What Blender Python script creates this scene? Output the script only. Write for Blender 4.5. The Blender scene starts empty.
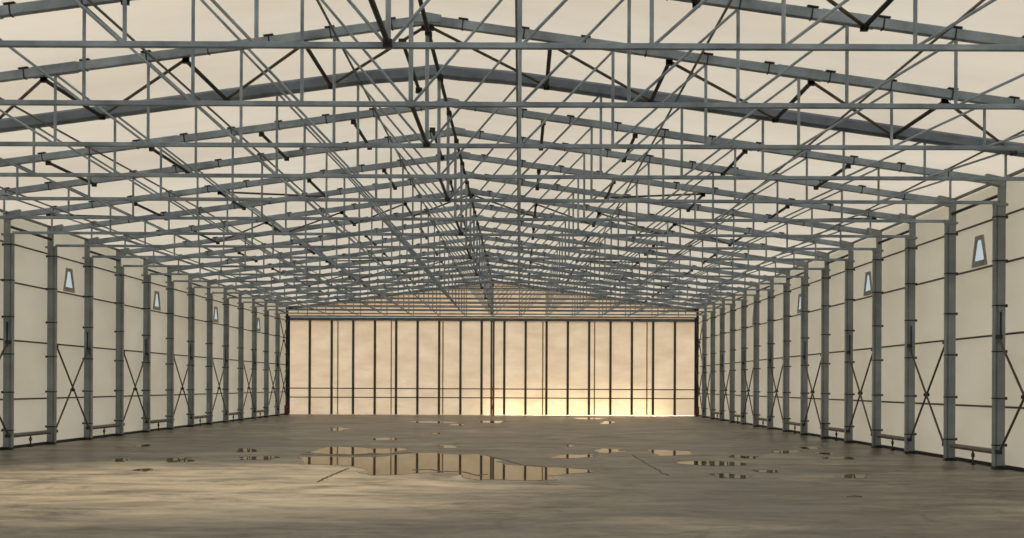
import bpy, bmesh, math, random
from mathutils import Vector, Matrix
random.seed(7)
SC = bpy.context.scene
COL = SC.collection
# ---------------------------------------------------------------- dimensions (metres)
BAY = 2.5
K = BAY / 1094.0
D0 = 0.785                     # camera to first frame, in bays
RX = -635 * K                  # ridge line
PANEL = 630.5 * K              # truss panel
HALF = 11.10                   # ridge line to column centre
ZCH = 5.35                     # bottom chord
ZAP = 7.30                     # rafter centre at the ridge
SLOPE = 0.1385
YD = 24.02 * BAY               # end door
FIRST, LAST = 4, 23
def fy(i): return (i + D0) * BAY
def zr(rel): return ZAP - SLOPE * abs(rel)

# ---------------------------------------------------------------- materials
def mat(name):
    m = bpy.data.materials.new(name); m.use_nodes = True
    nt = m.node_tree; nt.nodes.clear()
    out = nt.nodes.new('ShaderNodeOutputMaterial')
    return m, nt, out
def N(nt, t, **kw):
    n = nt.nodes.new(t)
    for k, v in kw.items():
        if k in n.inputs.keys(): n.inputs[k].default_value = v
        else: setattr(n, k, v)
    return n
def noise(nt, scale, detail=4, vec=None, rough=.55):
    n = N(nt, 'ShaderNodeTexNoise'); n.inputs['Scale'].default_value = scale
    n.inputs['Detail'].default_value = detail; n.inputs['Roughness'].default_value = rough
    if vec is not None: nt.links.new(vec, n.inputs['Vector'])
    return n
def ramp(nt, fac, stops):
    r = N(nt, 'ShaderNodeValToRGB')
    while len(r.color_ramp.elements) < len(stops): r.color_ramp.elements.new(.5)
    for e, (p, c) in zip(r.color_ramp.elements, stops):
        e.position = p; e.color = (*c, 1) if len(c) == 3 else c
    nt.links.new(fac, r.inputs['Fac']); return r
def coords(nt, scale=(1, 1, 1), obj=False):
    if obj:
        tc = N(nt, 'ShaderNodeTexCoord'); src = tc.outputs['Object']
    else:
        tc = N(nt, 'ShaderNodeNewGeometry'); src = tc.outputs['Position']
    mp = N(nt, 'ShaderNodeMapping'); mp.inputs['Scale'].default_value = scale
    nt.links.new(src, mp.inputs['Vector']); return mp.outputs['Vector']

def metal(name, c1, c2, metallic=.45, rough=.5, scale=3):
    m, nt, out = mat(name)
    p = N(nt, 'ShaderNodeBsdfPrincipled')
    n = noise(nt, scale, 5, coords(nt, (1, 1, 1)))
    r = ramp(nt, n.outputs['Fac'], [(.3, c1), (.7, c2)])
    nt.links.new(r.outputs['Color'], p.inputs['Base Color'])
    p.inputs['Metallic'].default_value = metallic
    p.inputs['Roughness'].default_value = rough
    b = N(nt, 'ShaderNodeBump'); b.inputs['Strength'].default_value = .15; b.inputs['Distance'].default_value = .01
    n2 = noise(nt, 40, 2, coords(nt)); nt.links.new(n2.outputs['Fac'], b.inputs['Height'])
    nt.links.new(b.outputs['Normal'], p.inputs['Normal'])
    nt.links.new(p.outputs['BSDF'], out.inputs['Surface'])
    return m
def fabric(name, c1, c2, trans, bump_scale=(1, 1, 1), nscale=.6, crease=.02):
    """thin PVC membrane: part diffuse, part translucent"""
    m, nt, out = mat(name)
    n = noise(nt, nscale, 6, coords(nt, bump_scale))
    r = ramp(nt, n.outputs['Fac'], [(.32, c1), (.68, c2)])
    d = N(nt, 'ShaderNodeBsdfDiffuse'); t = N(nt, 'ShaderNodeBsdfTranslucent')
    nt.links.new(r.outputs['Color'], d.inputs['Color']); nt.links.new(r.outputs['Color'], t.inputs['Color'])
    b = N(nt, 'ShaderNodeBump'); b.inputs['Strength'].default_value = .5; b.inputs['Distance'].default_value = crease
    n2 = noise(nt, 1.6, 4, coords(nt, bump_scale)); nt.links.new(n2.outputs['Fac'], b.inputs['Height'])
    nt.links.new(b.outputs['Normal'], d.inputs['Normal']); nt.links.new(b.outputs['Normal'], t.inputs['Normal'])
    mx = N(nt, 'ShaderNodeMixShader'); mx.inputs['Fac'].default_value = trans
    nt.links.new(d.outputs[0], mx.inputs[1]); nt.links.new(t.outputs[0], mx.inputs[2])
    nt.links.new(mx.outputs[0], out.inputs['Surface'])
    return m

M = {}
M['steel'] = metal('galvanised_steel', (.14, .18, .22), (.33, .40, .475), .3, .42, 2.2)
M['column'] = metal('column_steel', (.17, .195, .21), (.28, .31, .325), .2, .45, 1.5)
M['heavy'] = metal('painted_beam', (.09, .12, .16), (.17, .215, .27), .25, .35)
M['dark'] = metal('dark_steel', (.012, .014, .016), (.03, .032, .034), .2, .6)
M['brown'] = metal('brown_tube', (.06, .048, .032), (.11, .09, .06), .2, .6)
M['thin'] = metal('grey_tube', (.13, .14, .14), (.2, .21, .21), .3, .5)
M['doorpost'] = metal('door_post', (.07, .062, .045), (.13, .115, .085), .1, .6)
M['rail'] = metal('rail_pipe', (.11, .105, .09), (.18, .17, .145), .2, .5)
M['red'] = metal('red_paint', (.35, .04, .02), (.5, .08, .04), .1, .4)
M['rust'] = metal('rusty_red_paint', (.12, .03, .015), (.2, .06, .03), .1, .6)
M['frame'] = metal('window_rim', (.26, .26, .23), (.38, .38, .34), .1, .6)
M['roof'] = fabric('roof_membrane', (.84, .78, .69), (.97, .92, .83), .5, (.25, .8, 1), .45)
M['wall'] = fabric('wall_membrane', (.80, .755, .63), (.90, .86, .75), .44, (1, .6, 1.2), .5)
M['door'] = fabric('door_curtain', (.82, .72, .60), (.97, .89, .78), .5, (1, 1, 2.2), .7, .16)
M['post_silhouette'] = fabric('door_silhouette', (.55, .45, .33), (.62, .52, .40), .35)  # darker strip colour imitating posts silhouetted through the curtain

def floor_mat():
    m, nt, out = mat('damp_concrete')
    p = N(nt, 'ShaderNodeBsdfPrincipled')
    L = nt.links
    n1 = noise(nt, .22, 8, coords(nt, (.8, 1, 1)), .62)
    n2 = noise(nt, 1.1, 7, coords(nt, (.35, 1.2, 1)), .68)
    n3 = noise(nt, 6.0, 6, coords(nt), .7)
    # pale tan patch left of the middle
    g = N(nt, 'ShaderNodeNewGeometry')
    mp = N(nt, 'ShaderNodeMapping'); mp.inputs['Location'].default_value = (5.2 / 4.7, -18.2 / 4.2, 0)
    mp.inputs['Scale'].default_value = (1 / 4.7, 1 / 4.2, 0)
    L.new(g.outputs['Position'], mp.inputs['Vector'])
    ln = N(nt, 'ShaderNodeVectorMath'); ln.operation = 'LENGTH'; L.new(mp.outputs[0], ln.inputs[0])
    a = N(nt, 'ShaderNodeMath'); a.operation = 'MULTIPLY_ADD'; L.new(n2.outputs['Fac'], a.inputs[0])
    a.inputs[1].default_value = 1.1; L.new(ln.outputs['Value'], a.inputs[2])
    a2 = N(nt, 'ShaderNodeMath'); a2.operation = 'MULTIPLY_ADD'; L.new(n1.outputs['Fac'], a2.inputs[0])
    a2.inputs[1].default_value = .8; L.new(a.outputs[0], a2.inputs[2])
    pale_mask = N(nt, 'ShaderNodeMapRange'); L.new(a2.outputs[0], pale_mask.inputs['Value'])
    pale_mask.inputs['From Min'].default_value = 2.4; pale_mask.inputs['From Max'].default_value = 1.6
    pale_mask.inputs['To Min'].default_value = 0; pale_mask.inputs['To Max'].default_value = 1
    base = ramp(nt, n1.outputs['Fac'], [(.36, (.105, .098, .083)), (.5, (.195, .183, .155)), (.64, (.33, .305, .25))])
    st = ramp(nt, n2.outputs['Fac'], [(.3, (.62, .62, .62)), (.52, (1, 1, 1)), (.72, (1.25, 1.22, 1.15))])
    mu = N(nt, 'ShaderNodeMix'); mu.data_type = 'RGBA'; mu.blend_type = 'MULTIPLY'; mu.inputs[0].default_value = 1
    L.new(base.outputs[0], mu.inputs[6]); L.new(st.outputs[0], mu.inputs[7])
    fine = ramp(nt, n3.outputs['Fac'], [(.3, (.8, .8, .8)), (.7, (1.15, 1.15, 1.15))])
    mu2 = N(nt, 'ShaderNodeMix'); mu2.data_type = 'RGBA'; mu2.blend_type = 'MULTIPLY'; mu2.inputs[0].default_value = 1
    L.new(mu.outputs[2], mu2.inputs[6]); L.new(fine.outputs[0], mu2.inputs[7])
    # tide lines left by drying water, and darker damp blotches
    n4 = noise(nt, .55, 5, coords(nt, (.45, 1.1, 1)), .6); n4.inputs['Distortion'].default_value = .8
    sb = N(nt, 'ShaderNodeMath'); sb.operation = 'SUBTRACT'; L.new(n4.outputs['Fac'], sb.inputs[0]); sb.inputs[1].default_value = .5
    ab = N(nt, 'ShaderNodeMath'); ab.operation = 'ABSOLUTE'; L.new(sb.outputs[0], ab.inputs[0])
    tide = ramp(nt, ab.outputs[0], [(0, (.50, .48, .44)), (.012, (.8, .79, .77)), (.03, (1, 1, 1))])
    n5 = noise(nt, 1.1, 10, coords(nt, (.4, .8, 1)), .78); n5.inputs['Distortion'].default_value = .5
    blot = ramp(nt, n5.outputs['Fac'], [(.38, (.50, .49, .48)), (.50, (.92, .92, .92)), (.62, (1.32, 1.27, 1.2))])
    m3 = N(nt, 'ShaderNodeMix'); m3.data_type = 'RGBA'; m3.blend_type = 'MULTIPLY'; m3.inputs[0].default_value = 1
    L.new(mu2.outputs[2], m3.inputs[6]); L.new(tide.outputs[0], m3.inputs[7])
    m4 = N(nt, 'ShaderNodeMix'); m4.data_type = 'RGBA'; m4.blend_type = 'MULTIPLY'; m4.inputs[0].default_value = 1
    L.new(m3.outputs[2], m4.inputs[6]); L.new(blot.outputs[0], m4.inputs[7]); mu2 = m4
    dm = N(nt, 'ShaderNodeMix'); dm.data_type = 'RGBA'
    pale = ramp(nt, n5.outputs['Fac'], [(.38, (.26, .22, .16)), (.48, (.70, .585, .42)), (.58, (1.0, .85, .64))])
    L.new(pale_mask.outputs[0], dm.inputs[0]); L.new(mu2.outputs[2], dm.inputs[6]); L.new(pale.outputs[0], dm.inputs[7])
    L.new(dm.outputs[2], p.inputs['Base Color'])
    rr = N(nt, 'ShaderNodeMapRange'); L.new(n1.outputs['Fac'], rr.inputs['Value'])
    rr.inputs['From Min'].default_value = .3; rr.inputs['From Max'].default_value = .7
    rr.inputs['To Min'].default_value = .27; rr.inputs['To Max'].default_value = .62
    L.new(rr.outputs[0], p.inputs['Roughness'])
    p.inputs['Specular IOR Level'].default_value = .5
    b = N(nt, 'ShaderNodeBump'); b.inputs['Strength'].default_value = .2; b.inputs['Distance'].default_value = .015
    L.new(n3.outputs['Fac'], b.inputs['Height']); L.new(b.outputs[0], p.inputs['Normal'])
    L.new(p.outputs[0], out.inputs['Surface'])
    return m
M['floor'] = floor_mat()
def water(name, base, rough):
    """shallow water over concrete: Fresnel reflection above a damp bed"""
    m, nt, out = mat(name)
    d = N(nt, 'ShaderNodeBsdfDiffuse'); d.inputs['Color'].default_value = (*base, 1)
    g = N(nt, 'ShaderNodeBsdfGlossy'); g.inputs['Color'].default_value = (.68, .65, .57, 1); g.inputs['Roughness'].default_value = rough
    f = N(nt, 'ShaderNodeFresnel'); f.inputs['IOR'].default_value = 1.33
    mx = N(nt, 'ShaderNodeMixShader')
    b = N(nt, 'ShaderNodeBump'); b.inputs['Strength'].default_value = .05; b.inputs['Distance'].default_value = .002
    n = noise(nt, 2, 2, coords(nt)); nt.links.new(n.outputs['Fac'], b.inputs['Height'])
    nt.links.new(b.outputs[0], g.inputs['Normal'])
    nt.links.new(f.outputs[0], mx.inputs['Fac']); nt.links.new(d.outputs[0], mx.inputs[1]); nt.links.new(g.outputs[0], mx.inputs[2])
    nt.links.new(mx.outputs[0], out.inputs['Surface']); return m
M['water'] = water('puddle_water', (.12, .105, .08), .015)
M['mud'] = metal('wet_silt', (.10, .09, .07), (.16, .14, .11), 0, .7, 2)
def pane_mat():
    m, nt, out = mat('clear_film')
    t = N(nt, 'ShaderNodeBsdfTransparent'); t.inputs['Color'].default_value = (.66, .76, .86, 1)
    g = N(nt, 'ShaderNodeBsdfGlossy'); g.inputs['Roughness'].default_value = .1
    mx = N(nt, 'ShaderNodeMixShader'); mx.inputs['Fac'].default_value = .08
    nt.links.new(t.outputs[0], mx.inputs[1]); nt.links.new(g.outputs[0], mx.inputs[2])
    nt.links.new(mx.outputs[0], out.inputs['Surface']); return m
M['pane'] = pane_mat()

# ---------------------------------------------------------------- helpers
def link(name, me, m, parent=None):
    o = bpy.data.objects.new(name, me); COL.objects.link(o)
    if m is not None and not me.materials: me.materials.append(m)
    if parent is not None: o.parent = parent
    return o
def mesh(name, bm):
    bmesh.ops.recalc_face_normals(bm, faces=bm.faces[:])
    me = bpy.data.meshes.new(name); bm.to_mesh(me); bm.free(); return me
def frame_of(p0, p1, up=Vector((0, 0, 1))):
    d = (p1 - p0).normalized()
    if abs(d.dot(up)) > .98: up = Vector((0, 1, 0))
    s = d.cross(up).normalized(); u = s.cross(d).normalized()
    return d, s, u
def bar(bm, p0, p1, w, h, up=Vector((0, 0, 1)), chamfer=0):
    """rectangular section (w sideways, h along up) with chamfered edges"""
    p0, p1 = Vector(p0), Vector(p1); d, s, u = frame_of(p0, p1, up)
    a, b = w / 2, h / 2; c = chamfer or min(w, h) * .12
    sec = [(-a + c, -b), (a - c, -b), (a, -b + c), (a, b - c), (a - c, b), (-a + c, b), (-a, b - c), (-a, -b + c)]
    r = [[bm.verts.new(p + s * x + u * y) for x, y in sec] for p in (p0, p1)]
    n = len(sec)
    for i in range(n): bm.faces.new((r[0][i], r[0][(i + 1) % n], r[1][(i + 1) % n], r[1][i]))
    bm.faces.new(r[0][::-1]); bm.faces.new(r[1])
def tube(bm, p0, p1, rad, n=8):
    p0, p1 = Vector(p0), Vector(p1); d, s, u = frame_of(p0, p1)
    r = [[bm.verts.new(p + (s * math.cos(2 * math.pi * i / n) + u * math.sin(2 * math.pi * i / n)) * rad) for i in range(n)] for p in (p0, p1)]
    for i in range(n): bm.faces.new((r[0][i], r[0][(i + 1) % n], r[1][(i + 1) % n], r[1][i]))
    bm.faces.new(r[0][::-1]); bm.faces.new(r[1])
def box(bm, lo, hi):
    lo, hi = Vector(lo), Vector(hi); c = (lo + hi) / 2
    bar(bm, (c.x, c.y, lo.z), (c.x, c.y, hi.z), hi.x - lo.x, hi.y - lo.y, Vector((0, 1, 0)), min(hi.x - lo.x, hi.y - lo.y, hi.z - lo.z) * .08)
def prism(bm, pts, axis, t):
    """polygon pts (3-D) extruded by t along axis"""
    off = Vector(axis) * t
    a = [bm.verts.new(Vector(p) - off / 2) for p in pts]; b = [bm.verts.new(Vector(p) + off / 2) for p in pts]
    n = len(pts)
    for i in range(n): bm.faces.new((a[i], a[(i + 1) % n], b[(i + 1) % n], b[i]))
    bm.faces.new(a[::-1]); bm.faces.new(b)
def make(name, fn, m, parent=None):
    bm = bmesh.new(); fn(bm); return link(name, mesh(name, bm), m, parent)
def tag(o, label, cat, group=None):
    o['label'] = label; o['category'] = cat
    if group: o['group'] = group
    return o
def empty(name, loc, label, cat, group=None):
    o = bpy.data.objects.new(name, None); COL.objects.link(o); o.location = loc
    o.empty_display_size = .2
    return tag(o, label, cat, group)
def struct(o, label=None):
    o['kind'] = 'structure'
    if label: o['label'] = label
    return o
ORD = ['zeroth', 'first', 'second', 'third', 'fourth', 'fifth', 'sixth', 'seventh', 'eighth', 'ninth', 'tenth', 'eleventh', 'twelfth',
       'thirteenth', 'fourteenth', 'fifteenth', 'sixteenth', 'seventeenth', 'eighteenth', 'nineteenth', 'twentieth']
def o_(n): return ORD[n]
def copy_thing(root, loc, label):
    r = root.copy(); COL.objects.link(r); r.location = loc; r['label'] = label
    for ch in list(root.children):
        c = ch.copy(); COL.objects.link(c); c.parent = r
        for g in list(ch.children):
            d = g.copy(); COL.objects.link(d); d.parent = c
    return r

# ---------------------------------------------------------------- roof trusses
def rafter_fn(side, heavy):
    def f(bm):
        w, h = (.16, .235) if heavy else (.09, .142)
        if not heavy:
            bar(bm, (0, 0, ZAP - ZCH), (side * HALF, 0, zr(HALF) - ZCH), w, h)
            # splice sleeve in the middle of the rafter and a knuckle at the ridge
            a = HALF * .52
            bar(bm, (side * (a - .35), 0, zr(a - .35) - ZCH), (side * (a + .35), 0, zr(a + .35) - ZCH), w + .02, h + .02)
        else:   # bent box beam, rounded over the ridge
            pts = [0, .35, .7, 1.1, 1.6, HALF]
            drop = [-.075, -.07, -.05, -.022, -.006, 0]
            c = .045; aw, bh = w / 2, h / 2
            sec = [(-aw + c, -bh), (aw - c, -bh), (aw, -bh + c), (aw, bh - c), (aw - c, bh), (-aw + c, bh), (-aw, bh - c), (-aw, -bh + c)]
            rows = [[bm.verts.new((side * x, yy, zr(x) - ZCH + dz + zz)) for yy, zz in sec] for x, dz in zip(pts, drop)]
            for A, B in zip(rows, rows[1:]):
                for q in range(8): bm.faces.new((A[q], A[(q + 1) % 8], B[(q + 1) % 8], B[q]))
            bm.faces.new(rows[0][::-1]); bm.faces.new(rows[-1])
    return f
def clamp_fn(rel):
    def f(bm):
        z = zr(rel) - ZCH; s = 1 if rel > 0 else -1
        t = Vector((1, 0, -SLOPE * s)).normalized(); u = Vector((SLOPE * s, 0, 1)).normalized()
        c = Vector((rel, 0, z))
        bar(bm, c - u * .078, c + u * .09, .02, .105, Vector((0, 1, 0)))
        bar(bm, c + u * .086 - t * .075, c + u * .086 + t * .075, .11, .022, u)
    return f
CL = {}
def truss(i, label, heavy=False, end=False):
    y = fy(i)
    t = empty('roof_truss', (RX, y, ZCH), label, 'roof truss', 'roof trusses spanning the hall')
    key = 'heavy' if heavy else ('end' if end else 'std')
    if key not in CL:
        ms = []
        def add(n, fn, m):
            bm = bmesh.new(); fn(bm); me = mesh(n, bm); me.materials.append(m); ms.append((n, me))
        rm = M['heavy'] if (heavy or end) else M['steel']
        for s in (-1, 1): add('rafter', rafter_fn(s, heavy), rm)
        add('bottom_chord', lambda bm: (bar(bm, (-HALF + .05, 0, 0), (HALF - .05, 0, 0), .06, .066)), M['steel'])
        def ridge(bm):
            prism(bm, [(-.22, 0, ZAP - ZCH - .05 - (.1 if heavy else 0)), (.22, 0, ZAP - ZCH - .05 - (.1 if heavy else 0)), (.22, 0, ZAP - ZCH + .06), (0, 0, ZAP - ZCH + .10), (-.22, 0, ZAP - ZCH + .06)], (0, 1, 0), .13)
        if not heavy: add('ridge_plate', ridge, rm)
        for k in range(-7, 8):
            x = k * PANEL; top = zr(x) - ZCH - .05
            add('post', lambda bm, x=x, top=top, k=k: tube(bm, (x, 0, 0), (x, 0, top), .031 if k == 0 else .024), M['steel'])
            if k != 7 and k >= 0:
                x2 = (k + 1) * PANEL
                for s in (1, -1):
                    add('diagonal', lambda bm, s=s, x=x, x2=x2: tube(bm, (s * (x + .03), .0, .02), (s * x2, .0, zr(x2) - ZCH - .07), .019), M['steel'])
        if not (heavy or end):
            for j in range(12):
                for s in (-1, 1):
                    rel = s * (.55 + j * .948)
                    if abs(rel) < HALF - .2: add('clamp', clamp_fn(rel), M['dark'])
        CL[key] = ms
    for n, me in CL[key]: link(n, me, None, t)
    return t
for i in range(FIRST, LAST + 1):
    n = i - FIRST + 1
    if i == 7: truss(i, 'roof truss with thick smooth blue-grey bent rafters, fourth from the camera', heavy=True)
    elif i == LAST: truss(i, 'dark-raftered end roof truss right in front of the glowing end door', end=True)
    elif i == 4: truss(i, 'nearest galvanised roof truss, whose bottom chord crosses nearest the top of the photo')
    else: truss(i, f'galvanised steel roof truss with clamped rafters, {o_(n)} from the camera')

# ---------------------------------------------------------------- wall columns
def column(i, side, label):
    """side -1 left, +1 right. local +x points to the wall"""
    x = RX + side * (HALF + (.07 if side < 0 else .0))
    t = empty('wall_column', (x, fy(i), 0), label, 'column', 'wall columns on the left' if side < 0 else 'wall columns on the right')
    S = side
    key = ('c', side, i % 2, i == LAST)
    if key not in CL:
        ms = []
        def add(n, fn, m): bm = bmesh.new(); fn(bm); me = mesh(n, bm); me.materials.append(m); ms.append((n, me))
        def shaft(bm):
            box(bm, (-.085, -.05, .06), (.085, .05, 5.31))
            box(bm, (S * -.125 - .012, -.065, .06), (S * -.125 + .012, .065, 5.31))
            box(bm, (S * -.10 - .02, -.03, .06), (S * -.10 + .02, .03, 5.31))
        add('shaft', shaft, M['column'] if i != LAST else M['dark'])
        def neck(bm):
            box(bm, (S * .02 - .065, -.06, 5.31), (S * .02 + .065, .06, 5.84))
            prism(bm, [(S * -.30, 0, 5.74), (S * .08, 0, 5.64), (S * .08, 0, 5.84), (S * -.30, 0, 5.92)], (0, 1, 0), .14)
            box(bm, (-.14, -.075, 5.28), (.12, .075, 5.33))
        add('neck', neck, M['column'] if i != LAST else M['dark'])
        for z in (.48, 1.42, 2.36, 3.28, 4.18, 5.06):
            def strap(bm, z=z):
                box(bm, (S * -.0175 - .125, -.075, z - .013), (S * -.0175 + .125, .075, z + .013))
                box(bm, (S * .125 - .015, -.02, z - .03), (S * .125 + .015, .02, z + .03))
            add('strap', strap, M['dark'])
        if i % 2 == 0:
            def slot(bm):
                box(bm, (S * -.02 - .014, -.066, 2.55), (S * -.02 + .014, -.05, 3.15))
            add('brace_slot', slot, M['dark'])
            def rim(bm):
                for q in (-.035, .035): box(bm, (S * -.02 + q - .008, -.072, 2.5), (S * -.02 + q + .008, -.05, 3.2))
            add('slot_rim', rim, M['steel'])
        def foot(bm):
            box(bm, (-.07, -.06, .015), (.07, .06, .07)); box(bm, (-.15, -.075, 0), (.13, .075, .02))
            for px in (-.11, .09):
                for py in (-.05, .05): tube(bm, (px, py, .015), (px, py, .05), .014, 6)
        add('base_plate', foot, M['dark'])
        if i == LAST:
            add('kick_guard', lambda bm: box(bm, (-.14, -.0655, .07), (.12, .0655, .5)), M['rust'])
        CL[key] = ms
    for n, me in CL[key]: link(n, me, None, t)
for side, nm, vis in ((-1, 'left', 10), (1, 'right', 8)):
    for i in range(vis - 4 if side < 0 else vis - 4, LAST + 1):
        n = LAST - i + 1
        if i == LAST: lab = f'dark end column with a rust-red foot at the {nm} edge of the glowing end door'
        elif i == vis: lab = f'grey steel wall column on the {nm}, the nearest one in view'
        elif n <= 20: lab = f'grey steel wall column on the {nm}, {o_(n)} from the end door'
        column(i, side, lab)

# ---------------------------------------------------------------- wall bracing, rails
WX = HALF + .24          # membrane
for side, nm, vis in ((-1, 'left', 10), (1, 'right', 8)):
    X = RX + side * (HALF + (-.01 if side < 0 else -.08))
    bi = 0
    for i in range(vis - 1, LAST):
        y0, y1 = fy(i) + .13, fy(i + 1) - .13
        if i % 2 == 1 or i == LAST - 1:
            bi += 1
            lab = f'dark crossed wall brace low on the {nm} wall, {o_((LAST - 1 - i) // 2 + 1)} pair from the end door'
            t = empty('cross_brace', (X, (y0 + y1) / 2, 1.45), lab, 'cross brace', f'crossed braces on the {nm} wall')
            h = (y1 - y0) / 2
            make('rod', lambda bm: tube(bm, (-.018, -h, -1.1), (-.018, h, 1.20), .024), M['brown'], t)
            make('rod', lambda bm: tube(bm, (.018, -h, 1.20), (.018, h, -1.1), .024), M['brown'], t)
            make('centre_bolt', lambda bm: tube(bm, (-.06, 0, .01), (.06, 0, .01), .04), M['dark'], t)
            for yy in (-h, h):
                for zz in (-1.1, 1.20):
                    make('end_lug', lambda bm: box(bm, (-.04, yy - .08, zz - .04), (.04, yy + .08, zz + .04)), M['dark'], t)
            if i == LAST - 1:
                t2 = empty('cross_brace', (X, (y0 + y1) / 2, 3.95), f'dark crossed wall brace high on the {nm} wall beside the end door', 'cross brace', f'crossed braces on the {nm} wall')
                for c in list(t.children):
                    k = c.copy(); COL.objects.link(k); k.parent = t2
        if i % 2 == 0 and i != LAST - 1:
            t = empty('base_rail', (X + side * .06, (y0 + y1) / 2, 0), f'low pipe rail at the foot of the {nm} wall, {o_((LAST - 1 - i) // 2 + 1)} from the end door', 'rail', f'low rails along the {nm} wall')
            h = (y1 - y0) / 2
            make('pipe', lambda bm: tube(bm, (0, -h, .34), (0, h, .34), .055), M['rail'], t)
            make('support_leg', lambda bm: (box(bm, (-.015, -.015, .02), (.015, .015, .29)), box(bm, (-.04, -.04, 0), (.04, .04, .02))), M['dark'], t)
            make('bracket', lambda bm: (box(bm, (-.02, -.05, .16), (.02, .05, .24))), M['dark'], t)
    # girts
    for z, w in ((1.24, 'lowest'), (2.72, 'second lowest'), (4.18, 'second highest'), (5.14, 'topmost')):
        o = make('wall_girt', lambda bm: tube(bm, (0, fy(3), 0), (0, fy(LAST) + .3, 0), .022), M['brown'])
        o.location = (RX + side * (HALF + .20), 0, z)
        tag(o, f'thin brown horizontal girt along the {nm} wall, the {w} of four', 'girt', f'girts along the {nm} wall')
    # eave beam and eave struts
    o = make('eave_beam', lambda bm: bar(bm, (0, fy(3), 0), (0, fy(LAST), 0), .06, .06), M['thin'])
    o.location = (RX + side * (HALF + .07), 0, 5.84)
    tag(o, f'long eave beam joining the column tops along the {nm} wall', 'beam')
    for i in range(max(vis - 2, 6), LAST, 1):
        if i % 2 == 0:
            o = make('eave_strut', lambda bm: tube(bm, (0, .06, 0), (0, BAY - .06, 0), .035), M['dark'])
            o.location = (RX + side * HALF + (-.05 if side < 0 else 0), fy(i), 5.51)
            tag(o, f'dark strut between two column necks on the {nm} side, {o_((LAST - 1 - i) // 2 + 1)} from the end door', 'strut', f'eave struts on the {nm}')

# ---------------------------------------------------------------- longitudinal steel in the roof
for side, nm in ((-1, 'left'), (1, 'right')):
    for q, k in enumerate((1, 3, 5, 7)):
        rel = side * k * PANEL * .962
        o = make('roof_purlin', lambda bm: tube(bm, (0, fy(3), 0), (0, fy(LAST), 0), .020), M['thin'])
        o.location = (RX + rel, 0, zr(rel) - .11)
        w = ('nearest the ridge', 'second out from the ridge', 'third out from the ridge', 'nearest the eave')[q]
        tag(o, f'thin grey purlin running the length of the {nm} roof slope, {w}', 'purlin', f'thin purlins under the {nm} slope')
REL = [1.91, 3.76, 5.97, 8.05]
def long_strut(name, p0, p1, rad, label, cat, group, m='dark'):
    p0, p1 = Vector(p0), Vector(p1)
    d = (p1 - p0).normalized()
    t = empty(name, (p0 + p1) / 2, label, cat, group)
    v = (p1 - p0) / 2
    make('rod', lambda bm: tube(bm, -v, v, rad), M[m], t)
    def lug(s):
        c = v * s
        return lambda bm: box(bm, c - Vector((.05, .03, .05)), c + Vector((.05, .03, .03)))
    make('end_lug', lug(-1), M['dark'], t); make('end_lug', lug(1), M['dark'], t)
for i in range(4, LAST, 2):
    for side, nm in ((-1, 'left'), (1, 'right')):
        for q, r in enumerate(REL):
            if i == 4 and q == 3: continue
            rel = side * r
            long_strut('roof_strut', (RX + rel, fy(i) + .06, zr(rel) - .10), (RX + rel, fy(i + 1) - .06, zr(rel) - .10), .034,
                       f'dark roof strut, {nm} slope, {o_(q + 1)} out from the ridge, just past the {o_(i - 3)} truss', 'strut', 'dark struts between the rafters')
for i in range(4, LAST):
    long_strut('ridge_strut', (RX + .02, fy(i) + .06, ZAP - .2), (RX + .02, fy(i + 1) - .06, ZAP - .2), .034,
               f'dark strut under the ridge just past the {o_(i - 3)} truss', 'strut', 'dark struts along the ridge')
for i in range(3, LAST, 2):
    long_strut('ridge_strut', (RX, fy(i) + .05, ZCH + .02), (RX, fy(i + 1) - .05, ZCH + .02), .032,
               f'dark strut joining the bottom chords at mid-span, ending at the {o_(i - 2)} truss', 'strut', 'dark struts along the ridge')
    if i < 20:
        long_strut('ridge_strut', (RX - .12, fy(i) + .06, 6.2), (RX - .12, fy(i + 1) - .06, 6.2), .028,
                   f'dark strut at half height of the ridge posts, ending at the {o_(i - 2)} truss', 'strut', 'dark struts along the ridge')
def braces(i, pairs):
    for side, nm in ((-1, 'left'), (1, 'right')):
        for q, (a, b) in enumerate(pairs):
            ra, rb = side * a, side * b
            long_strut('roof_brace', (RX + ra, fy(i) + .06, zr(ra) - .085), (RX + rb, fy(i + 1) - .06, zr(rb) - .085), .025,
                       f'diagonal brace in the {nm} roof slope, {o_(q + 1)} out from the ridge, past the {o_(i - 3)} truss', 'brace', 'diagonal braces in the roof slopes', 'brown')
R5 = [.05] + REL + [10.2]
outw = [(R5[j], R5[j + 1]) for j in range(5)]
braces(6, outw); braces(12, outw[:4]); braces(18, outw[:4]); braces(4, outw[1:3])
braces(10, [(REL[2], REL[1]), (10.2, REL[3])]); braces(16, [(REL[2], REL[1])])

# ---------------------------------------------------------------- shell
Y0, Y1 = -4.0, YD + .1
def floor_fn(bm):
    v = [bm.verts.new(p) for p in ((-30, -25, 0), (30, -25, 0), (30, 90, 0), (-30, 90, 0))]; bm.faces.new(v)
struct(make('floor', floor_fn, M['floor']), 'damp grey concrete floor with a pale patch')
EAVE = zr(WX) + .13
def roof_fn(bm):
    ys = []; i = -2
    while fy(i) < YD - .3:
        for s in range(5): ys.append((fy(i) + s * BAY / 5, s / 5))
        i += 1
    ys.append((YD + .05, 0))
    xs = [-WX, -8, -5, -2.5, -.02, .02, 2.5, 5, 8, WX]
    rows = []
    for y, u in ys:
        sag = .05 * math.sin(math.pi * u)
        rows.append([bm.verts.new((RX + x, y, zr(x) + .13 - sag * (1 if abs(x) < WX else 0))) for x in xs])
    for a, b in zip(rows, rows[1:]):
        for k in range(len(xs) - 1): bm.faces.new((a[k], a[k + 1], b[k + 1], b[k]))
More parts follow.
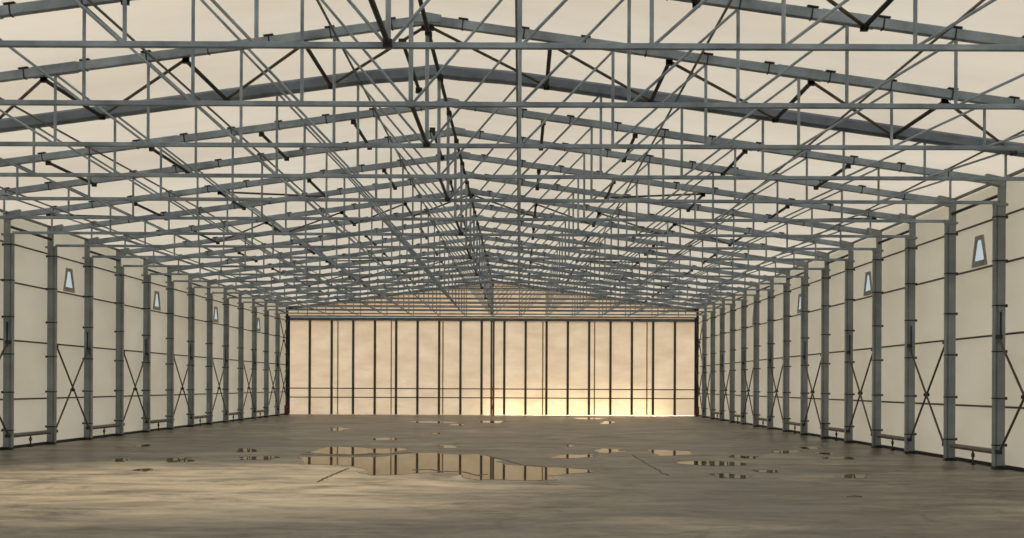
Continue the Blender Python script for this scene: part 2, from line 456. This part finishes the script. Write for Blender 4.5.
roof = struct(make('ceiling', roof_fn, M['roof']), 'taut cream membrane roof over the trusses')
for p in roof.data.polygons: p.use_smooth = True
wins = {-1: [8, 11, 14, 17, 20], 1: [8, 11, 14, 17, 20]}
ZW0, ZW1 = 4.36, 4.81
def trap(y, k=0):       # outline of a window in the wall plane; k widens it
    return [(y - .28 - k, ZW0 - k), (y + .28 + k, ZW0 - k), (y + .12 + k * .7, ZW1 + k), (y - .12 - k * .7, ZW1 + k)]
wn = 0
for side, nm in ((-1, 'left'), (1, 'right')):
    X = RX + side * WX
    def wall_fn(bm):
        def q(pts): bm.faces.new([bm.verts.new((X, a, b)) for a, b in pts])
        for i in range(-2, LAST + 1):
            a, b = fy(i), (fy(i + 1) if i < LAST else YD + .08)
            if i in wins[side]:
                t = trap((a + b) / 2 + .29); o = [(a, .02), (b, .02), (b, EAVE), (a, EAVE)]
                for k in range(4): q([o[k], o[(k + 1) % 4], t[(k + 1) % 4], t[k]])
            else:
                q([(a, .02), (b, .02), (b, EAVE), (a, EAVE)])
    struct(make(f'wall_{nm}', wall_fn, M['wall']), f'cream membrane wall on the {nm}')
    for i in wins[side]:
        if side < 0 and i == 8: 
            pass
        wn += 1
        yc = (fy(i) + fy(i + 1)) / 2 + .29
        n = {20: 'first', 17: 'second', 14: 'third', 11: 'fourth', 8: 'fifth'}[i]
        w = bpy.data.objects.new(f'window_{wn}', None); COL.objects.link(w); w.location = (X, yc, ZW0)
        struct(w, f'small tapered window in the {nm} wall, {n} from the end door')
        def rim(bm):
            inn = trap(0); out = trap(0, .09)
            out[0] = (out[0][0], out[0][1] - .03); out[1] = (out[1][0], out[1][1] - .03)
            for k in range(4):
                p = [inn[k], inn[(k + 1) % 4], out[(k + 1) % 4], out[k]]
                prism(bm, [(-side * .02, a, b - ZW0) for a, b in p], (1, 0, 0), .035)
        make('window_frame', rim, M['frame'], w)
        def pane(bm):
            prism(bm, [(0, a, b - ZW0) for a, b in trap(0)], (1, 0, 0), .004)
        make('pane', pane, M['pane'], w)
    # sill strip along the wall foot
    struct(make(f'baseboard_{nm}', lambda bm: box(bm, (X - .03 - side * .05, Y0 + 1, 0), (X + .03 - side * .05, YD, .07)), M['dark']), f'dark sill strip at the foot of the {nm} wall')

# ---------------------------------------------------------------- end wall: wide curtain door with posts, header, gable
XL, XR = RX - WX, RX + WX
HZ = 5.16
def px(x): return (x - 519.4) * 24.02 * K
door = bpy.data.objects.new('door_1', None); COL.objects.link(door); door.location = (RX, YD, 0)
struct(door, 'wide glowing curtain door closing the far end of the hall')
def curtain(bm):
    nx, nz = 110, 10
    g = [[bm.verts.new((XL - RX + (XR - XL) * a / nx, .10 + .010 * math.sin(a * 1.7) + .006 * math.sin(a * .61 + b), .015 + (HZ - .015) * b / nz)) for a in range(nx + 1)] for b in range(nz + 1)]
    for b in range(nz):
        for a in range(nx): bm.faces.new((g[b][a], g[b][a + 1], g[b + 1][a + 1], g[b + 1][a]))
c = make('curtain', curtain, M['door'], door)
for p in c.data.polygons: p.use_smooth = True
for xpx in (309.6, 331.5, 353, 374.7, 396, 417.4, 439, 460.4, 481.5, 504.2, 525.5, 546.4, 567.7, 589, 610.4, 631.8, 653, 674.8):
    x = px(xpx) - RX
    make('door_post', lambda bm: bar(bm, (x, .02, .02), (x, .02, HZ), .13, .09, Vector((0, 1, 0))), M['doorpost'], door)
xc = px(492.4) - RX
make('centre_post', lambda bm: (bar(bm, (xc - .06, 0, .0), (xc - .06, 0, HZ), .10, .12, Vector((0, 1, 0))), bar(bm, (xc + .06, 0, 0), (xc + .06, 0, HZ), .10, .12, Vector((0, 1, 0)))), M['doorpost'], door)
for xpx in (337.5, 391, 442.7, 542.7, 594.5, 647):  # strips stand in for silhouettes of posts outside the curtain
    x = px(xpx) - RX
    make('silhouette_strip', lambda bm: bar(bm, (x, .075, .02), (x, .075, HZ), .07, .012, Vector((0, 1, 0))), M['post_silhouette'], door)
for z in (1.44, .95):
    make('door_rail', lambda bm: tube(bm, (XL - RX + .2, -.03, z), (XR - RX - .2, -.03, z), .028), M['brown'], door)
for z, s in ((1.44, 1), (.95, 1)):
    make('latch_lever', lambda bm: (box(bm, (xc - .05, -.12, z - .09), (xc + .05, -.05, z + .07)), bar(bm, (xc, -.1, z), (xc + .32, -.1, z + .03), .03, .04)), M['red'], door)
make('draw_strap', lambda bm: (bar(bm, (xc + .06, -.1, .93), (xc - .02, -.1, .25), .03, .012), bar(bm, (xc - .10, -.1, .93), (xc - .02, -.1, .25), .03, .012)), M['red'], door)
t = make('trim_1', lambda bm: (bar(bm, (XL + .1, YD - .03, 5.24), (XR - .1, YD - .03, 5.24), .16, .16), bar(bm, (XL + .1, YD - .06, 5.40), (XR - .1, YD - .06, 5.40), .10, .07)), M['heavy'])
struct(t, 'dark header beam and track above the end door')
def gable(bm):
    a = [(XL, 5.10), (XR, 5.10), (XR, EAVE), (RX, ZAP + .13), (XL, EAVE)]
    bm.faces.new([bm.verts.new((x, YD + .10, z)) for x, z in a])
struct(make('wall_back', gable, M['door']), 'warm-lit gable panel above the end door')
z = 5.57; gi = 1
while z < 7.2:
    hw = min(WX, (ZAP + .05 - z) / SLOPE) - .1
    o = make(f'trim_{gi + 1}', lambda bm: bar(bm, (RX - hw, YD + .05, z), (RX + hw, YD + .05, z), .04, .035), M['brown'])
    struct(o, f'horizontal gable rail above the end door, {o_(gi)} from the bottom'); gi += 1; z += .215

# ---------------------------------------------------------------- puddles (outlines in metres on the floor)
def gp(x, y):
    d = 717 / (y - 385.4 - .0042 * (x - 519.4))
    return ((x - 519.4) * d * K, d * BAY)
C6 = lambda pts: [(300 + a / 3.413, 420 + b / 3.413) for a, b in pts]
C7 = lambda pts: [(560 + a / 3.012, 410 + b / 3.012) for a, b in pts]
CL2 = lambda pts: [(a / 2, 400 + b / 2) for a, b in pts]
PUD = [
 ('largest puddle, mirroring the door posts in the middle of the floor', C6([(0, 127), (100, 124), (180, 128), (250, 127), (330, 119), (400, 114), (470, 112), (540, 119), (610, 117), (650, 124), (693, 138), (700, 152), (770, 157), (830, 162), (900, 164), (985, 170), (1000, 178), (900, 185), (840, 190), (870, 205), (780, 207), (700, 204), (610, 205), (560, 190), (480, 180), (420, 181), (330, 187), (250, 189), (212, 175), (170, 156), (80, 152), (0, 150)])),
 ('long shallow puddle just behind the left half of the largest puddle', C6([(20, 112), (60, 102), (95, 93), (130, 91), (185, 93), (235, 99), (300, 98), (340, 95), (350, 106), (300, 116), (240, 112), (180, 118), (90, 116)])),
 ('narrow puddle behind the right end of the largest puddle', C7([(-40, 144), (-10, 139), (20, 133), (60, 136), (118, 134), (108, 142), (20, 146)])),
 ('pale rounded puddle right of the middle, behind the narrow one', C7([(100, 122), (120, 116), (180, 118), (205, 126), (150, 131), (110, 128)])),
 ('bright bent puddle right of the middle with a notch below', C7([(250, 122), (290, 120), (400, 126), (402, 134), (345, 138), (300, 139), (280, 129)])),
 ('striped puddle reflecting columns, in front of the bright bent one', C7([(345, 158), (400, 154), (480, 154), (562, 160), (540, 168), (440, 168), (380, 164)])),
 ('thin dark puddle right of the striped puddle', C7([(515, 136), (600, 140), (592, 147), (520, 144)])),
 ('small pale puddle towards the right wall, second farthest of that cluster', C7([(640, 124), (720, 123), (722, 130), (650, 130)])),
 ('rightmost pale sliver puddle near the right wall', C7([(785, 141), (885, 142), (880, 149), (790, 147)])),
 ('dark oval damp puddle in front of the striped puddle', C7([(445, 194), (510, 192), (582, 199), (560, 207), (480, 205)])),
 ('nearest puddle on the right, dark with a pale rim', C7([(830, 197), (875, 194), (930, 196), (925, 205), (850, 205)])),
 ('small faint puddle between the dark oval and the right cluster', C7([(580, 182), (660, 182), (650, 189), (600, 188)])),
 ('farthest little puddle of the right cluster', C7([(728, 112), (780, 112), (778, 118), (735, 117)])),
 ('tiny puddle just in front of the farthest right one', C7([(760, 127), (820, 130), (812, 135), (770, 132)])),
 ('small puddle near the left far floor, mirroring one post', C6([(95, 29), (150, 25), (170, 31), (155, 38), (100, 38)])),
 ('slim puddle left of centre, behind the long shallow one', C6([(245, 63), (320, 60), (332, 66), (320, 69), (250, 69)])),
 ('bright streak puddle near the end door, left of centre', C6([(380, 5), (440, 3), (480, 5), (545, 8), (480, 11), (420, 10)])),
 ('brightest streak puddle at the foot of the centre door post', C6([(600, 5), (650, 3), (705, 5), (690, 11), (620, 9)])),
 ('short streak puddle in front of the two bright streaks', C6([(500, 14), (530, 13), (562, 15), (550, 19), (505, 18)])),
 ('little puddle alone in the middle of the far floor', C6([(440, 45), (480, 44), (485, 48), (450, 49)])),
 ('narrow puddle just behind the middle of the largest puddle', C6([(468, 88), (515, 87), (545, 92), (520, 97), (475, 97)])),
 ('small pale puddle behind the narrow right-hand puddle', C6([(912, 86), (940, 85), (942, 91), (915, 92)])),
 ('dark little puddle farthest left on the floor', CL2([(230, 118), (250, 116), (252, 123), (232, 124)])),
 ('dark puddle second from the left, reflecting columns', CL2([(335, 117), (385, 115), (390, 123), (338, 125)])),
 ('dark puddle left of centre, behind the left end of the largest', CL2([(465, 99), (500, 96), (522, 100), (515, 104), (470, 104)])),
 ('dark puddle touching the left end of the largest puddle', CL2([(478, 114), (540, 112), (560, 115), (540, 120), (475, 120)])),
 ('dark sliver puddle in front of the left pair', CL2([(265, 140), (300, 137), (306, 140), (290, 143)])),
 ('thin pale puddle left, behind the left pair', CL2([(268, 91), (300, 89), (302, 92), (275, 94)])),
 ('pale streak puddle at the far right of the end door foot', C7([(50, 24), (120, 23), (150, 28), (70, 28)])),
 ('odd-shaped pale puddle in front of the door, right of centre', C7([(120, 38), (145, 34), (160, 38), (150, 42), (128, 43)])),
]
def rough_outline(pts, amp):
    """subdivide and jitter so that the shore is irregular"""
    for it in range(3):
        out = []
        n = len(pts)
        for k in range(n):
            a, b = Vector(pts[k]), Vector(pts[(k + 1) % n])
            e = b - a; nrm = Vector((-e.y, e.x)).normalized() if e.length > 1e-6 else Vector((0, 0))
            mid = (a + b) / 2 + nrm * random.uniform(-1, 1) * min(e.length * .16, amp / (it + 1))
            out += [tuple(a), tuple(mid)]
        pts = out
    return pts
PO = []
for lab, pl in PUD:
    g = [gp(x, y) for x, y in pl]
    cx = sum(p[0] for p in g) / len(g); cy = sum(p[1] for p in g) / len(g)
    g = rough_outline([(a - cx, b - cy) for a, b in g], .28)
    def pf(bm):
        top = [bm.verts.new((a, b, .006)) for a, b in g]
        bot = [bm.verts.new((a * 1.01, b * 1.01, .0)) for a, b in g]
        n = len(g)
        f = bm.faces.new(top)
        for k in range(n): bm.faces.new((top[k], bot[k], bot[(k + 1) % n], top[(k + 1) % n]))
        bmesh.ops.triangulate(bm, faces=[f])
    o = make('puddle', pf, M['water']); o.location = (cx, cy, 0); PO.append(o)
    tag(o, lab, 'puddle', 'puddles on the concrete floor')
# silt ridges and a crack across the big puddle
def silt(pl, wd, lab, host=None):
    g = [Vector((*gp(x, y), 0)) for x, y in pl]
    c = sum(g, Vector()) / len(g)
    pts = []
    for a, b in zip(g, g[1:]):
        for k in range(6): pts.append(a.lerp(b, k / 6) + Vector((random.uniform(-.03, .03), random.uniform(-.07, .07), 0)))
    pts.append(g[-1])
    def f(bm):
        rows = []
        for k, p in enumerate(pts):
            e = (pts[min(k + 1, len(pts) - 1)] - pts[max(k - 1, 0)]).normalized(); s = Vector((-e.y, e.x, 0))
            w = wd * random.uniform(.5, 1.2) * (0.15 if k in (0, len(pts) - 1) else 1)
            q = p - c
            rows.append([bm.verts.new(q - s * w), bm.verts.new(q + Vector((0, 0, .014))), bm.verts.new(q + s * w)])
        for a, b in zip(rows, rows[1:]):
            bm.faces.new((a[0], a[1], b[1], b[0])); bm.faces.new((a[1], a[2], b[2], b[1]))
    if host is not None:
        o = make('silt_bank', f, M['mud'], host); o.location = c - host.location
    else:
        o = make('scuff_mark', f, M['mud']); o.location = c; tag(o, lab, 'scuff', 'scuff marks on the floor')
silt(C6([(390, 172), (440, 168), (480, 176), (560, 178), (610, 190), (640, 186)]), .08, '', PO[0])
silt(C6([(60, 212), (100, 192), (140, 175), (165, 165)]), .035, 'thin slanting scuff line left of the largest puddle')
silt(C6([(640, 122), (700, 137), (760, 154), (840, 161)]), .05, '', PO[0])
silt(C6([(0, 118), (120, 122), (250, 118), (380, 112)]), .07, '', PO[1])
silt([(633, 455), (642, 461), (655, 468), (669, 476)], .03, 'long faint slanting crack right of the largest puddle')
silt(C7([(870, 262), (890, 260), (910, 262)]), .06, 'short dark scuff alone on the right foreground floor')

# ---------------------------------------------------------------- light
w = bpy.data.worlds.new('overcast_evening'); SC.world = w; w.use_nodes = True
nt = w.node_tree; nt.nodes.clear(); L = nt.links
out = nt.nodes.new('ShaderNodeOutputWorld'); bg = nt.nodes.new('ShaderNodeBackground')
tc = nt.nodes.new('ShaderNodeTexCoord'); sp = nt.nodes.new('ShaderNodeSeparateXYZ'); L.new(tc.outputs['Generated'], sp.inputs[0])
zr_ = ramp(nt, sp.outputs['Z'], [(0, (.30, .28, .24)), (.02, (.85, .82, .76)), (.25, (.86, .86, .86)), (1, (1.0, .95, .86))])
# warmer towards +Y (the setting sun), cooler behind
yr = N(nt, 'ShaderNodeMapRange'); L.new(sp.outputs['Y'], yr.inputs['Value'])
yr.inputs['From Min'].default_value = -1; yr.inputs['From Max'].default_value = 1
tint = ramp(nt, yr.outputs[0], [(0, (.80, 1.0, 1.25)), (.5, (1.05, 1.03, .96)), (1, (1.2, 1.05, .88))])
mx = N(nt, 'ShaderNodeMix'); mx.data_type = 'RGBA'; mx.blend_type = 'MULTIPLY'; mx.inputs[0].default_value = 1
L.new(zr_.outputs[0], mx.inputs[6]); L.new(tint.outputs[0], mx.inputs[7])
L.new(mx.outputs[2], bg.inputs['Color']); bg.inputs['Strength'].default_value = 1.0
L.new(bg.outputs[0], out.inputs['Surface'])
def lamp(name, kind, loc, rot, energy, color, **kw):
    d = bpy.data.lights.new(name, kind); d.energy = energy; d.color = color
    for k, v in kw.items(): setattr(d, k, v)
    o = bpy.data.objects.new(name, d); COL.objects.link(o); o.location = loc; o.rotation_euler = rot; return o
# low evening sun beyond the end door
lamp('low_sun', 'SUN', (6, 80, 10), (math.radians(90 - 9), 0, math.radians(180 - 6)), 1.2, (1, .80, .58), angle=math.radians(3))
# added area lamp outside the door, imitating sun glare, right of the middle
lamp('added_glare', 'AREA', (px(575), YD + 1.15, .15), (math.radians(-100), 0, 0), 92, (1, .80, .42), shape='RECTANGLE', size=10, size_y=.35)

# ---------------------------------------------------------------- camera
cd = bpy.data.cameras.new('camera'); cam = bpy.data.objects.new('camera', cd); COL.objects.link(cam)
cam.location = (0, 0, 1.64)
cam.rotation_mode = 'QUATERNION'
cam.rotation_quaternion = (Matrix.Rotation(math.radians(90), 4, 'X') @ Matrix.Rotation(math.radians(.24), 4, 'Z')).to_quaternion()
cd.sensor_width = 36; cd.lens = 36 * 1094 / 1024
cd.shift_x = -(519.4 - 512) / 1024; cd.shift_y = (385.4 - 269) / 1024
cd.clip_end = 500
SC.camera = cam
SC.view_settings.view_transform = 'Standard'; SC.view_settings.look = 'None'
SC.view_settings.gamma = 1; SC.view_settings.exposure = 0.35; SC.view_settings.use_curve_mapping = False
SC.cycles.max_bounces = 10; SC.cycles.diffuse_bounces = 6; SC.cycles.transmission_bounces = 6
SC.cycles.use_denoising = True
